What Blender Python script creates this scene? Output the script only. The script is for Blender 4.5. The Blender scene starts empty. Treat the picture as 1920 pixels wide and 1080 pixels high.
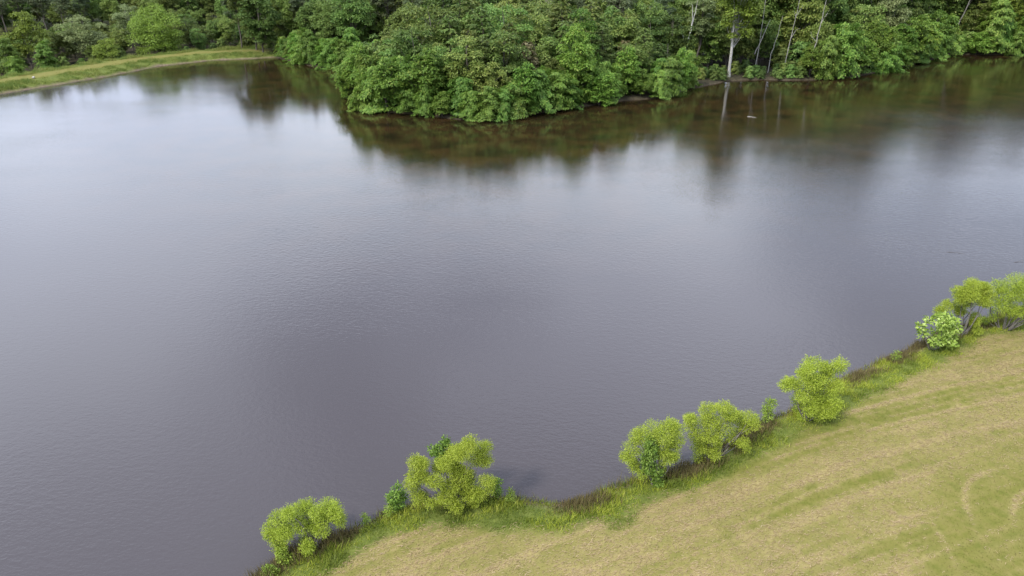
import bpy, math, random
import numpy as np

# ---------------------------------------------------------------- camera, sky, sun, exposure
scene = bpy.context.scene
R = math.radians
cam_data = bpy.data.cameras.new('camera')
cam = bpy.data.objects.new('camera', cam_data)
scene.collection.objects.link(cam)
cam_data.sensor_width = 36.0
cam_data.lens = 18.0 / math.tan(R(36.5))
cam_data.clip_start = 0.5
cam_data.clip_end = 4000.0
cam.location = (0.0, 0.0, 22.0)
cam.rotation_euler = (R(65.0), 0.0, 0.0)
scene.camera = cam

SUN_ELEV, SUN_AZ = 47.0, 226.0       # azimuth clockwise from +Y: sun stands behind the camera, to the left
world = bpy.data.worlds.new('World')
scene.world = world
world.use_nodes = True
nt = world.node_tree
nt.nodes.clear()
wout = nt.nodes.new('ShaderNodeOutputWorld')
wbg = nt.nodes.new('ShaderNodeBackground'); wbg.inputs['Strength'].default_value = 0.1
sky = nt.nodes.new('ShaderNodeTexSky'); sky.sky_type = 'NISHITA'; sky.sun_disc = False
sky.sun_elevation = R(SUN_ELEV); sky.sun_rotation = R(SUN_AZ)
sky.air_density = 1.0; sky.dust_density = 1.5
tco = nt.nodes.new('ShaderNodeTexCoord')
sep = nt.nodes.new('ShaderNodeSeparateXYZ')
zc = nt.nodes.new('ShaderNodeMath'); zc.operation = 'MAXIMUM'; zc.inputs[1].default_value = 0.0
za = nt.nodes.new('ShaderNodeMath'); za.operation = 'ADD'; za.inputs[1].default_value = 0.22
dx = nt.nodes.new('ShaderNodeMath'); dx.operation = 'DIVIDE'
dy = nt.nodes.new('ShaderNodeMath'); dy.operation = 'DIVIDE'
com = nt.nodes.new('ShaderNodeCombineXYZ'); com.inputs[2].default_value = 21.7
cn = nt.nodes.new('ShaderNodeTexNoise'); cn.inputs['Scale'].default_value = 0.85
cn.inputs['Detail'].default_value = 5.0; cn.inputs['Roughness'].default_value = 0.52
cr = nt.nodes.new('ShaderNodeMapRange'); cr.interpolation_type = 'SMOOTHSTEP'
cr.inputs['From Min'].default_value = 0.36; cr.inputs['From Max'].default_value = 0.56; cr.inputs['To Min'].default_value = 0.34
cn2 = nt.nodes.new('ShaderNodeTexNoise'); cn2.inputs['Scale'].default_value = 0.6; cn2.inputs['Detail'].default_value = 3.0
ccol = nt.nodes.new('ShaderNodeValToRGB')
ccol.color_ramp.elements[0].position = 0.34; ccol.color_ramp.elements[0].color = (10.2, 11.4, 14.4, 1)
ccol.color_ramp.elements[1].position = 0.66; ccol.color_ramp.elements[1].color = (15.8, 17.2, 19.8, 1)
mixc = nt.nodes.new('ShaderNodeMix'); mixc.data_type = 'RGBA'
L = nt.links.new
L(tco.outputs['Generated'], sep.inputs[0])
L(sep.outputs['Z'], zc.inputs[0]); L(zc.outputs[0], za.inputs[0])
L(sep.outputs['X'], dx.inputs[0]); L(za.outputs[0], dx.inputs[1])
L(sep.outputs['Y'], dy.inputs[0]); L(za.outputs[0], dy.inputs[1])
L(dx.outputs[0], com.inputs[0]); L(dy.outputs[0], com.inputs[1])
L(com.outputs[0], cn.inputs['Vector']); L(com.outputs[0], cn2.inputs['Vector'])
L(cn.outputs['Fac'], cr.inputs['Value']); L(cn2.outputs['Fac'], ccol.inputs['Fac'])
L(cr.outputs['Result'], mixc.inputs['Factor'])
L(sky.outputs['Color'], mixc.inputs['A']); L(ccol.outputs['Color'], mixc.inputs['B'])
L(mixc.outputs['Result'], wbg.inputs['Color']); L(wbg.outputs[0], wout.inputs['Surface'])

sun_data = bpy.data.lights.new('sun', 'SUN')
sun_data.energy = 3.0
sun_data.angle = R(9.0)
sun_data.color = (1.0, 0.955, 0.87)
sun = bpy.data.objects.new('sun', sun_data)
scene.collection.objects.link(sun)
sun.rotation_euler = (R(90.0 - SUN_ELEV), 0.0, R(180.0 - SUN_AZ))

scene.view_settings.view_transform = 'Standard'
scene.view_settings.look = 'None'
scene.view_settings.gamma = 1.0
scene.view_settings.use_curve_mapping = False
scene.view_settings.exposure = 0.5
scene.render.engine = 'CYCLES'
scene.cycles.use_denoising = True
scene.cycles.max_bounces = 6
scene.cycles.diffuse_bounces = 3
scene.cycles.glossy_bounces = 3
scene.cycles.transmission_bounces = 3
scene.cycles.caustics_reflective = False
scene.cycles.caustics_refractive = False

rng = np.random.default_rng(7)
C = scene.collection

# ---------------------------------------------------------------- helpers
def link(o, parent=None):
    C.objects.link(o)
    if parent is not None:
        o.parent = parent
    return o

def mesh_np(name, V, F, mats, mat_idx=None, smooth=False):
    """V (n,3), F (m,k) -> mesh, quickly"""
    V = np.asarray(V, np.float32); F = np.asarray(F, np.int32)
    me = bpy.data.meshes.new(name)
    m, k = F.shape
    me.vertices.add(len(V)); me.vertices.foreach_set('co', V.ravel())
    me.loops.add(m * k); me.loops.foreach_set('vertex_index', F.ravel())
    me.polygons.add(m)
    me.polygons.foreach_set('loop_start', np.arange(0, m * k, k, dtype=np.int32))
    me.polygons.foreach_set('loop_total', np.full(m, k, np.int32))
    for mt in (mats if isinstance(mats, (list, tuple)) else [mats]):
        me.materials.append(mt)
    if mat_idx is not None:
        me.polygons.foreach_set('material_index', np.asarray(mat_idx, np.int32))
    if smooth:
        me.polygons.foreach_set('use_smooth', np.ones(m, bool))
    me.update(calc_edges=True)
    return me

def attr(me, name, vals):
    a = me.attributes.new(name, 'FLOAT', 'POINT')
    a.data.foreach_set('value', np.asarray(vals, np.float32))

def tag(o, label, cat, group=None, kind=None):
    o['label'] = label; o['category'] = cat
    if group: o['group'] = group
    if kind: o['kind'] = kind
    return o

def unit(a):
    return a / np.maximum(np.linalg.norm(a, axis=-1, keepdims=True), 1e-9)

def hash2(ix, iy, seed):
    n = (ix.astype(np.int64) * 374761393 + iy.astype(np.int64) * 668265263 + seed * 982451653) & 0xffffffff
    n = ((n ^ (n >> 13)) * 1274126177) & 0xffffffff
    return ((n ^ (n >> 16)) & 0xffff) / 65535.0

def vnoise(x, y, seed=0):
    ix = np.floor(x); iy = np.floor(y); fx = x - ix; fy = y - iy
    fx = fx * fx * (3 - 2 * fx); fy = fy * fy * (3 - 2 * fy)
    a = hash2(ix, iy, seed); b = hash2(ix + 1, iy, seed); c = hash2(ix, iy + 1, seed); d = hash2(ix + 1, iy + 1, seed)
    return (a * (1 - fx) + b * fx) * (1 - fy) + (c * (1 - fx) + d * fx) * fy

def fbm(x, y, scale, seed=0, octv=4):
    s = 0; amp = 0.5; tot = 0; f = 1.0 / scale
    for i in range(octv):
        s = s + amp * vnoise(x * f + 13.7 * i, y * f - 7.1 * i, seed + i); tot += amp; amp *= 0.5; f *= 2.03
    return s / tot

def sstep(a, b, x):
    t = np.clip((x - a) / (b - a), 0, 1)
    return t * t * (3 - 2 * t)

# ---------------------------------------------------------------- materials
def new_mat(name):
    m = bpy.data.materials.new(name); m.use_nodes = True
    n = m.node_tree.nodes; n.clear()
    return m, n, m.node_tree.links.new

def leaf_mat(name, ca, cb, cc=None, trans=0.35, rough=0.5, hue_obj=0.25, patch=None):
    """ca..cb by leaf, shifted per plant; part of the light passes through the blade"""
    m, n, l = new_mat(name)
    out = n.new('ShaderNodeOutputMaterial')
    geo = n.new('ShaderNodeNewGeometry'); obj = n.new('ShaderNodeObjectInfo')
    ramp = n.new('ShaderNodeValToRGB')
    e = ramp.color_ramp.elements
    e[0].color = (*ca, 1); e[1].color = (*cb, 1)
    if cc is not None:
        e[1].position = 0.88
        x = e.new(1.0); x.color = (*cc, 1)
    l(geo.outputs['Random Per Island'], ramp.inputs['Fac'])
    leafcol = ramp.outputs['Color']
    if patch:                      # stands of a second plant among the first
        tc = n.new('ShaderNodeTexCoord'); pn = n.new('ShaderNodeTexNoise'); pn.inputs['Scale'].default_value = patch[0]; pn.inputs['Detail'].default_value = 3
        pm = n.new('ShaderNodeMapRange'); pm.inputs['From Min'].default_value = 0.46; pm.inputs['From Max'].default_value = 0.60
        px = n.new('ShaderNodeMix'); px.data_type = 'RGBA'; px.blend_type = 'MULTIPLY'; px.inputs['B'].default_value = (*patch[1], 1)
        l(tc.outputs['Object'], pn.inputs['Vector']); l(pn.outputs['Fac'], pm.inputs['Value']); l(pm.outputs['Result'], px.inputs['Factor'])
        l(leafcol, px.inputs['A']); leafcol = px.outputs['Result']
    hsv = n.new('ShaderNodeHueSaturation')
    mr = n.new('ShaderNodeMapRange'); mr.inputs['To Min'].default_value = 0.5 - 0.030 * hue_obj / 0.25; mr.inputs['To Max'].default_value = 0.5 + 0.004 * hue_obj / 0.25
    mv = n.new('ShaderNodeMapRange'); mv.inputs['To Min'].default_value = 1 - hue_obj; mv.inputs['To Max'].default_value = 1 + hue_obj
    f7 = n.new('ShaderNodeMath'); f7.operation = 'MULTIPLY'; f7.inputs[1].default_value = 7.31
    fr = n.new('ShaderNodeMath'); fr.operation = 'FRACT'
    l(obj.outputs['Random'], mr.inputs['Value']); l(obj.outputs['Random'], f7.inputs[0]); l(f7.outputs[0], fr.inputs[0]); l(fr.outputs[0], mv.inputs['Value'])
    l(mr.outputs['Result'], hsv.inputs['Hue']); l(mv.outputs['Result'], hsv.inputs['Value']); l(leafcol, hsv.inputs['Color'])
    bs = n.new('ShaderNodeBsdfPrincipled'); bs.inputs['Roughness'].default_value = rough; bs.inputs['Specular IOR Level'].default_value = 0.25
    tr = n.new('ShaderNodeBsdfTranslucent'); mx = n.new('ShaderNodeMixShader'); mx.inputs[0].default_value = trans
    l(hsv.outputs['Color'], bs.inputs['Base Color']); l(hsv.outputs['Color'], tr.inputs['Color'])
    l(bs.outputs[0], mx.inputs[1]); l(tr.outputs[0], mx.inputs[2]); l(mx.outputs[0], out.inputs['Surface'])
    return m

def bark_mat(name, ca, cb, scale=3.0):
    m, n, l = new_mat(name)
    out = n.new('ShaderNodeOutputMaterial'); bs = n.new('ShaderNodeBsdfPrincipled'); bs.inputs['Roughness'].default_value = 0.85
    tc = n.new('ShaderNodeTexCoord'); mp = n.new('ShaderNodeMapping'); mp.inputs['Scale'].default_value = (scale * 3, scale * 3, scale * 0.5)
    ns = n.new('ShaderNodeTexNoise'); ns.inputs['Scale'].default_value = 1.0; ns.inputs['Detail'].default_value = 4
    rp = n.new('ShaderNodeValToRGB'); rp.color_ramp.elements[0].color = (*ca, 1); rp.color_ramp.elements[1].color = (*cb, 1)
    rp.color_ramp.elements[0].position = 0.3; rp.color_ramp.elements[1].position = 0.7
    bp = n.new('ShaderNodeBump'); bp.inputs['Strength'].default_value = 0.5; bp.inputs['Distance'].default_value = 0.03
    l(tc.outputs['Object'], mp.inputs[0]); l(mp.outputs[0], ns.inputs['Vector']); l(ns.outputs['Fac'], rp.inputs['Fac'])
    l(rp.outputs['Color'], bs.inputs['Base Color']); l(ns.outputs['Fac'], bp.inputs['Height']); l(bp.outputs[0], bs.inputs['Normal'])
    l(bs.outputs[0], out.inputs['Surface'])
    return m

M = {}
M['willow'] = leaf_mat('willow_leaf', (0.24, 0.33, 0.030), (0.41, 0.50, 0.062), (0.52, 0.58, 0.12), 0.36, hue_obj=0.07)
M['sapling'] = leaf_mat('sapling_leaf', (0.10, 0.20, 0.032), (0.21, 0.34, 0.055), (0.30, 0.42, 0.10), 0.38, hue_obj=0.12)
M['pale_leaf'] = leaf_mat('pale_sapling_leaf', (0.20, 0.30, 0.045), (0.40, 0.52, 0.11), (0.54, 0.62, 0.24), 0.36, hue_obj=0.05)
M['grass_dam'] = leaf_mat('dam_grass_blade', (0.20, 0.25, 0.05), (0.34, 0.36, 0.095), (0.40, 0.37, 0.14), 0.42, patch=(0.35, (0.6, 0.75, 0.6)))
M['weed'] = leaf_mat('weed_leaf', (0.17, 0.27, 0.035), (0.32, 0.42, 0.065), None, 0.38, hue_obj=0.12)
M['shore'] = leaf_mat('shore_leaf', (0.075, 0.175, 0.026), (0.18, 0.31, 0.052), (0.28, 0.37, 0.08), 0.38, hue_obj=0.25)
M['layer'] = leaf_mat('layered_leaf', (0.095, 0.17, 0.042), (0.20, 0.29, 0.075), (0.24, 0.25, 0.09), 0.38, hue_obj=0.36)
M['broad'] = leaf_mat('broad_leaf', (0.080, 0.155, 0.036), (0.175, 0.27, 0.062), (0.26, 0.33, 0.10), 0.38, hue_obj=0.40)
M['pine'] = leaf_mat('pine_needle', (0.075, 0.115, 0.050), (0.14, 0.185, 0.085), (0.18, 0.19, 0.10), 0.3, hue_obj=0.25)
M['tan'] = leaf_mat('tan_leaf', (0.13, 0.125, 0.05), (0.23, 0.205, 0.10), (0.29, 0.24, 0.12), 0.25, hue_obj=0.1)
M['lime'] = leaf_mat('lime_leaf', (0.12, 0.20, 0.028), (0.24, 0.33, 0.055), None, 0.36, hue_obj=0.15)
M['sage'] = leaf_mat('sage_leaf', (0.15, 0.20, 0.075), (0.26, 0.31, 0.13), None, 0.36, hue_obj=0.15)
M['bark'] = bark_mat('bark', (0.045, 0.037, 0.03), (0.13, 0.11, 0.09))
M['pale'] = bark_mat('pale_bark', (0.26, 0.25, 0.22), (0.58, 0.56, 0.52))
M['dead'] = bark_mat('dead_bark', (0.16, 0.15, 0.13), (0.40, 0.38, 0.34))
M['grey'] = bark_mat('grey_bark', (0.09, 0.08, 0.07), (0.20, 0.18, 0.16))
M['rock'] = bark_mat('pale_rock', (0.22, 0.20, 0.17), (0.40, 0.37, 0.32))
M['grass_mown'] = leaf_mat('mown_grass_blade', (0.125, 0.15, 0.024), (0.195, 0.178, 0.048), (0.31, 0.255, 0.115), 0.5)
M['grass_rough'] = leaf_mat('rough_grass_blade', (0.19, 0.27, 0.028), (0.36, 0.42, 0.055), (0.42, 0.40, 0.10), 0.38, patch=(0.55, (0.48, 0.55, 0.62)))
M['grass_brown'] = leaf_mat('brown_weed_blade', (0.12, 0.11, 0.04), (0.23, 0.20, 0.08), (0.20, 0.24, 0.06), 0.25)
M['straw'] = leaf_mat('straw_strand', (0.28, 0.228, 0.10), (0.38, 0.31, 0.15), (0.47, 0.39, 0.215), 0.2)

# ---------------------------------------------------------------- lake outline (metres; camera stands over the origin)
NEAR = [(60, 55), (36.1, 43.6), (30.9, 41.2), (27.9, 39.7), (24.8, 37.7), (22.5, 36.4), (19.9, 34.9), (18.0, 33.5), (15.0, 31.1),
        (13.7, 30.6), (12.2, 29.5), (10.1, 27.7), (8.0, 26.5), (6.1, 25.9), (5.0, 25.4), (3.6, 24.5), (2.2, 24.1), (0, 24.5),
        (-0.7, 24.7), (-2.7, 24.7), (-4.8, 24.0), (-6.1, 23.3), (-7.3, 22.4), (-9.2, 21.2), (-10.1, 19.8), (-11.5, 17), (-14, 10),
        (-20, 0), (-30, -15), (-60, -30), (-110, -10), (-125, 60), (-118, 100)]
DAM = [(-106, 115), (-96.7, 133.9), (-92.8, 144.2), (-88.7, 156.8), (-85.2, 173.0), (-77.2, 184.6), (-67.0, 188.6), (-62.5, 191.0)]
WOOD = [(-57.0, 185.0), (-49.0, 174.0), (-40.5, 168.0), (-34, 169), (-29, 161), (-28, 146), (-30.0, 131), (-25.5, 118.7), (-18, 114.9),
        (-8, 109.9), (-2.5, 109.7), (4, 114.4), (12.5, 121.4), (20, 126.5), (27.2, 129.6), (35.9, 141), (45.9, 150.3), (53.1, 151.8),
        (60.4, 150.8), (67.8, 152.6), (78.2, 158.6), (93.1, 172), (109.7, 188), (119.9, 197.5), (127.9, 196.8), (138.7, 197.5),
        (165, 199), (190, 180), (185, 120), (150, 85), (100, 68)]
POLY = np.array(NEAR + DAM + WOOD, float)
KIND = np.array([0] * len(NEAR) + [1] * len(DAM) + [2] * len(WOOD))
KIND[len(NEAR) - 1] = 1; KIND[len(NEAR) + len(DAM) - 1] = 2; KIND[-3:] = 0

def lake(x, y, rough=True):
    """signed distance to the shore (positive on land) and distance to each kind of shore"""
    x = np.asarray(x, float).ravel(); y = np.asarray(y, float).ravel()
    n = len(POLY)
    dk = np.full((3, x.size), 1e9); inside = np.zeros(x.size, bool)
    for i in range(n):
        ax, ay = POLY[i]; bx, by = POLY[(i + 1) % n]
        ex, ey = bx - ax, by - ay
        t = np.clip(((x - ax) * ex + (y - ay) * ey) / (ex * ex + ey * ey), 0, 1)
        d = np.hypot(x - ax - t * ex, y - ay - t * ey)
        k = KIND[i]; dk[k] = np.minimum(dk[k], d)
        c = ((ay > y) != (by > y))
        if ey != 0:
            inside ^= c & (x < ex * (y - ay) / ey + ax)
    d = dk.min(0)
    s = np.where(inside, -d, d)
    if rough:
        wn = np.where(dk[0] < dk[2], 0.5, 1.3)
        s = s + (fbm(x, y, 2.5, 5, 3) - 0.5) * wn
    return s, dk

PN = ([-30, -3, -1, 0, .6, 1.5, 4, 100, 400], [-3, -1.2, -.4, 0, .28, .45, .6, 2.0, 6])
PD = ([-30, -4, 0, 0.8, 3, 5, 13, 27, 50, 100, 400], [-3, -1.4, 0, .45, 1.0, 1.2, 1.2, -3.0, -4, -2.5, 20])
PW = ([-30, -4, 0, .5, 1.5, 10, 60, 150, 400], [-3, -1.2, 0, .35, .6, 1.2, 5, 14, 36])

def height(x, y, full=False):
    s, dk = lake(x, y)
    w = 1.0 / (dk + 1.5) ** 4
    w = w / w.sum(0)
    h = w[0] * np.interp(s, *PN) + w[1] * np.interp(s, *PD) + w[2] * np.interp(s, *PW)
    land = sstep(0.3, 3.0, s)
    x = np.asarray(x, float).ravel(); y = np.asarray(y, float).ravel()
    h = h + land * ((fbm(x, y, 9, 21, 3) - 0.5) * 0.35 + (fbm(x, y, 1.1, 22, 2) - 0.5) * 0.10)
    return (h, s, dk, w) if full else h

def hz(x, y):
    return float(height([x], [y])[0])

# mown rows of the near field: long rows parallel to the bank and a turning round the lower right corner
def swath(x, y):
    v1 = (-(x - 0) * 0.385 + (y - 20) * 0.923) + 0.0035 * (x - 14) ** 2
    v1 = v1 + (fbm(x, y, 9, 31, 2) - 0.5) * 0.9
    ax, ay, bx, by = 25.0, 20.0, 60.0, 34.0
    ex, ey = bx - ax, by - ay
    t = np.clip(((x - ax) * ex + (y - ay) * ey) / (ex * ex + ey * ey), 0, 1)
    v2 = np.hypot(x - ax - t * ex, y - ay - t * ey) + (fbm(x, y, 5, 37, 3) - 0.5) * 0.9
    m = sstep(9.5, 6.5, v2)
    return v1, v2, m

def straw_density(x, y):
    v1, v2, m = swath(x, y)
    al = x * 0.923 + (y - 20) * 0.385
    def rows(v, per, sharp):
        ph = (v / per) % 1.0
        d = np.minimum(ph, 1 - ph) * per
        return np.exp(-(d / sharp) ** 2), np.floor(v / per + .5)
    broad = sstep(0.40, 0.66, fbm(al / 14.0, v1 / 1.6, 1.0, 33, 4))       # wide drifts of hay left by the rake
    fine = sstep(0.50, 0.66, fbm(al / 6.0, v1 / 0.30, 1.0, 34, 3))        # thin trails
    wisp = sstep(0.50, 0.72, fbm(x, y, 0.75, 36, 4))                      # loose wisps
    r1, k1 = rows(v1 + 0.7, 1.75, 0.105)
    r1 = r1 * (0.35 + 0.95 * hash2(k1, k1 * 0, 3)) * sstep(0.28, 0.55, fbm(al / 3.0, k1 * 3.3, 1.0, 35, 3))
    r3, k3 = rows(v1 + 0.25, 0.62, 0.07)
    r3 = 0.6 * r3 * hash2(k3, k3 * 0, 5) * sstep(0.35, 0.6, fbm(al / 3.0, k3 * 2.7, 1.0, 38, 3))
    r2, k2 = rows(v2, 1.5, 0.11)
    r2 = r2 * sstep(0.34, 0.6, fbm(x, y, 3.0, 39, 3))
    a = (1.3 * r1 + r3 + 0.5 * fine + 0.28 * wisp) * (1 - 0.75 * m) + r2 * 0.8 * m + 0.46 * broad * (1 - 0.6 * m)
    return np.clip(a * (0.35 + 1.15 * fbm(x, y, 0.8, 44, 4)), 0, 1.2)

# ---------------------------------------------------------------- ground: one sheet out to the horizon
def axis(parts):
    out = []
    for a, b, st in parts:
        out += list(np.arange(a, b, st))
    out.append(parts[-1][1])
    return np.array(out)

gx = axis([(-2600, -400, 200), (-400, -200, 25), (-200, -120, 4), (-120, -14, 1.2), (-14, 46, 0.22), (46, 150, 1.3), (150, 220, 5), (220, 400, 30), (400, 2600, 200)])
gy = axis([(-600, -60, 60), (-60, 12, 4), (12, 50, 0.22), (50, 105, 1.6), (105, 225, 0.9), (225, 330, 4), (330, 600, 30), (600, 3400, 200)])
X, Y = np.meshgrid(gx, gy)
hh, ss, dk, ww = height(X, Y, True)
nx, ny = len(gx), len(gy)
idx = np.arange(nx * ny).reshape(ny, nx)
F = np.stack([idx[:-1, :-1], idx[:-1, 1:], idx[1:, 1:], idx[1:, :-1]], -1).reshape(-1, 4)
V = np.stack([X.ravel(), Y.ravel(), hh], -1)

def ground_mat():
    m, n, l = new_mat('ground_soil_and_turf')
    out = n.new('ShaderNodeOutputMaterial'); bs = n.new('ShaderNodeBsdfPrincipled')
    bs.inputs['Roughness'].default_value = 0.95; bs.inputs['Specular IOR Level'].default_value = 0.1
    tc = n.new('ShaderNodeTexCoord')
    def at(nm):
        a = n.new('ShaderNodeAttribute'); a.attribute_name = nm; return a.outputs['Fac']
    def noise(sc, det=4, rough=0.6):
        a = n.new('ShaderNodeTexNoise'); a.inputs['Scale'].default_value = sc; a.inputs['Detail'].default_value = det
        a.inputs['Roughness'].default_value = rough
        l(tc.outputs['Object'], a.inputs['Vector']); return a.outputs['Fac']
    def ramp(fac, stops):
        r = n.new('ShaderNodeValToRGB'); e = r.color_ramp.elements
        e[0].position, e[0].color = stops[0][0], (*stops[0][1], 1)
        e[1].position, e[1].color = stops[-1][0], (*stops[-1][1], 1)
        for p, c in stops[1:-1]:
            x = e.new(p); x.color = (*c, 1)
        l(fac, r.inputs['Fac']); return r.outputs['Color']
    def mix(f, a, b):
        x = n.new('ShaderNodeMix'); x.data_type = 'RGBA'; l(f, x.inputs['Factor']); l(a, x.inputs['A']); l(b, x.inputs['B']); return x.outputs['Result']
    n1 = noise(0.45, 5); n2 = noise(9.0, 5, 0.7); n3 = noise(2.2, 5, 0.65)
    mown = ramp(n3, [(0.30, (0.10, 0.112, 0.018)), (0.5, (0.14, 0.135, 0.030)), (0.72, (0.175, 0.15, 0.046))])
    straw = ramp(n2, [(0.3, (0.225, 0.178, 0.070)), (0.7, (0.315, 0.255, 0.11))])
    rough = ramp(n3, [(0.3, (0.060, 0.085, 0.016)), (0.7, (0.15, 0.17, 0.038))])
    litter = ramp(n3, [(0.3, (0.020, 0.018, 0.012)), (0.7, (0.060, 0.052, 0.030))])
    mud = ramp(n3, [(0.3, (0.09, 0.065, 0.045)), (0.7, (0.22, 0.165, 0.12))])
    col = mix(at('mown'), rough, mown)
    col = mix(at('straw'), col, straw)
    col = mix(at('litter'), col, litter)
    col = mix(at('mud'), col, mud)
    l(col, bs.inputs['Base Color'])
    bp = n.new('ShaderNodeBump'); bp.inputs['Strength'].default_value = 0.35; bp.inputs['Distance'].default_value = 0.03
    l(n2, bp.inputs['Height']); l(bp.outputs[0], bs.inputs['Normal'])
    l(bs.outputs[0], out.inputs['Surface'])
    return m

me = mesh_np('ground', V, F, ground_mat(), smooth=True)
xr, yr = X.ravel(), Y.ravel()
nz = (fbm(xr, yr, 1.6, 51, 3) - 0.5)
near_w = sstep(0.35, 0.65, ww[0]); dam_w = sstep(0.35, 0.65, ww[1]); wood_w = sstep(0.35, 0.65, ww[2])
fringe = 2.3 + 1.8 * (fbm(xr, yr, 5.0, 52, 3) - 0.5)
mown_a = near_w * sstep(fringe - 0.5, fringe + 0.5, ss + nz) + dam_w * sstep(4.0, 5.5, ss + nz) * sstep(11.5, 9.5, ss + nz)
attr(me, 'mown', np.clip(mown_a, 0, 1))
inner = (xr > -16) & (xr < 50) & (yr > 8) & (yr < 54)
st = np.zeros(xr.size); st[inner] = straw_density(xr[inner], yr[inner]) * 0.95
st += dam_w * 0.12 * sstep(5.5, 7, ss) * sstep(10.5, 9, ss)
attr(me, 'straw', np.clip(st * np.clip(mown_a, 0, 1), 0, 0.95))
attr(me, 'litter', np.clip(wood_w * sstep(-1.6, -0.8, ss) + dam_w * sstep(19, 26, ss), 0, 1))
attr(me, 'mud', np.clip(sstep(0.30, 0.05, hh + nz * 0.25) * (ss < 3) * (1 - 0.75 * wood_w), 0, 1))
ground = link(bpy.data.objects.new('ground', me)); ground['kind'] = 'structure'
ground['label'] = 'mown hay field, earth dam and wooded banks around the pond'; ground['category'] = 'ground'

# ---------------------------------------------------------------- water
wx = np.arange(-132, 196, 1.5); wy = np.arange(-36, 204, 1.5)
X, Y = np.meshgrid(wx, wy)
s0, dk0 = lake(X, Y, False)
ids = np.arange(X.size).reshape(X.shape)
F = np.stack([ids[:-1, :-1], ids[:-1, 1:], ids[1:, 1:], ids[1:, :-1]], -1).reshape(-1, 4)
F = F[s0[F].min(1) < 0.4]
used = np.unique(F); remap = np.full(X.size, -1); remap[used] = np.arange(len(used))
def water_mat():
    m, n, l = new_mat('pond_water')
    out = n.new('ShaderNodeOutputMaterial'); bs = n.new('ShaderNodeBsdfPrincipled')
    bs.inputs['Roughness'].default_value = 0.06; bs.inputs['IOR'].default_value = 1.42; bs.inputs['Specular IOR Level'].default_value = 0.5
    tc = n.new('ShaderNodeTexCoord')
    def noise(scale, det, rough, stretch=(1, 1, 1), rot=0.0, dist=0.0):
        mp = n.new('ShaderNodeMapping'); mp.inputs['Scale'].default_value = stretch; mp.inputs['Rotation'].default_value = (0, 0, R(rot))
        a = n.new('ShaderNodeTexNoise'); a.inputs['Scale'].default_value = scale; a.inputs['Detail'].default_value = det
        a.inputs['Roughness'].default_value = rough; a.inputs['Distortion'].default_value = dist
        l(tc.outputs['Object'], mp.inputs[0]); l(mp.outputs[0], a.inputs['Vector']); return a.outputs['Fac']
    def math_(op, a, b):
        x = n.new('ShaderNodeMath'); x.operation = op
        for i, v in enumerate((a, b)):
            if isinstance(v, (int, float)): x.inputs[i].default_value = v
            else: l(v, x.inputs[i])
        return x.outputs[0]
    # murky brown water; towards the wood, silt and leaf stain plus its dark reflection painted in
    sh = n.new('ShaderNodeAttribute'); sh.attribute_name = 'stain_and_reflection'
    st = noise(0.22, 4, 0.6)
    deep = n.new('ShaderNodeRGB'); deep.outputs[0].default_value = (0.055, 0.047, 0.050, 1)
    stain_refl = n.new('ShaderNodeValToRGB'); stain_refl.color_ramp.elements[0].color = (0.013, 0.0105, 0.005, 1); stain_refl.color_ramp.elements[1].color = (0.040, 0.023, 0.009, 1)
    stain_refl.color_ramp.elements[0].position = 0.35; stain_refl.color_ramp.elements[1].position = 0.7
    l(st, stain_refl.inputs['Fac'])
    mx = n.new('ShaderNodeMix'); mx.data_type = 'RGBA'
    l(sh.outputs['Fac'], mx.inputs['Factor']); l(deep.outputs[0], mx.inputs['A']); l(stain_refl.outputs['Color'], mx.inputs['B'])
    l(mx.outputs['Result'], bs.inputs['Base Color'])
    # wind ripples: short crests across the wind, calmer and rougher patches
    r1 = noise(6.5, 2.0, 0.5, (0.6, 1.0, 1), 24, 0.3)
    r2 = noise(3.0, 2.0, 0.5, (0.55, 1.0, 1), 36, 0.2)
    r3 = noise(15.0, 1.0, 0.5, (0.7, 1.0, 1), -12)
    h = math_('ADD', math_('MULTIPLY', r1, 0.013), math_('ADD', math_('MULTIPLY', r2, 0.013), math_('MULTIPLY', r3, 0.004)))
    gust = noise(0.030, 3, 0.55, (1, 1.6, 1), 15)
    gr = n.new('ShaderNodeMapRange'); gr.inputs['From Min'].default_value = 0.35; gr.inputs['From Max'].default_value = 0.65
    gr.inputs['To Min'].default_value = 0.35; gr.inputs['To Max'].default_value = 1.1
    l(gust, gr.inputs['Value'])
    calm = n.new('ShaderNodeAttribute'); calm.attribute_name = 'lee'
    amp = math_('MULTIPLY', gr.outputs['Result'], calm.outputs['Fac'])
    bp = n.new('ShaderNodeBump'); bp.inputs['Strength'].default_value = 1.0; bp.inputs['Distance'].default_value = 1.0
    l(math_('MULTIPLY', h, amp), bp.inputs['Height']); l(bp.outputs[0], bs.inputs['Normal'])
    l(bs.outputs[0], out.inputs['Surface'])
    return m
me = mesh_np('water', np.stack([X.ravel()[used], Y.ravel()[used], np.zeros(len(used))], -1), remap[F], water_mat(), smooth=True)
attr(me, 'stain_and_reflection', sstep(72, 22, dk0[2][used]))  # reaches far out, so the wood's dark reflection is painted into the base colour
attr(me, 'lee', 0.30 + 0.70 * sstep(6, 55, np.minimum(dk0[2], dk0[1])[used]))
water = link(bpy.data.objects.new('water', me)); water['kind'] = 'structure'
water['label'] = 'rippled brown pond water reflecting a cloudy sky'; water['category'] = 'water'

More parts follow.
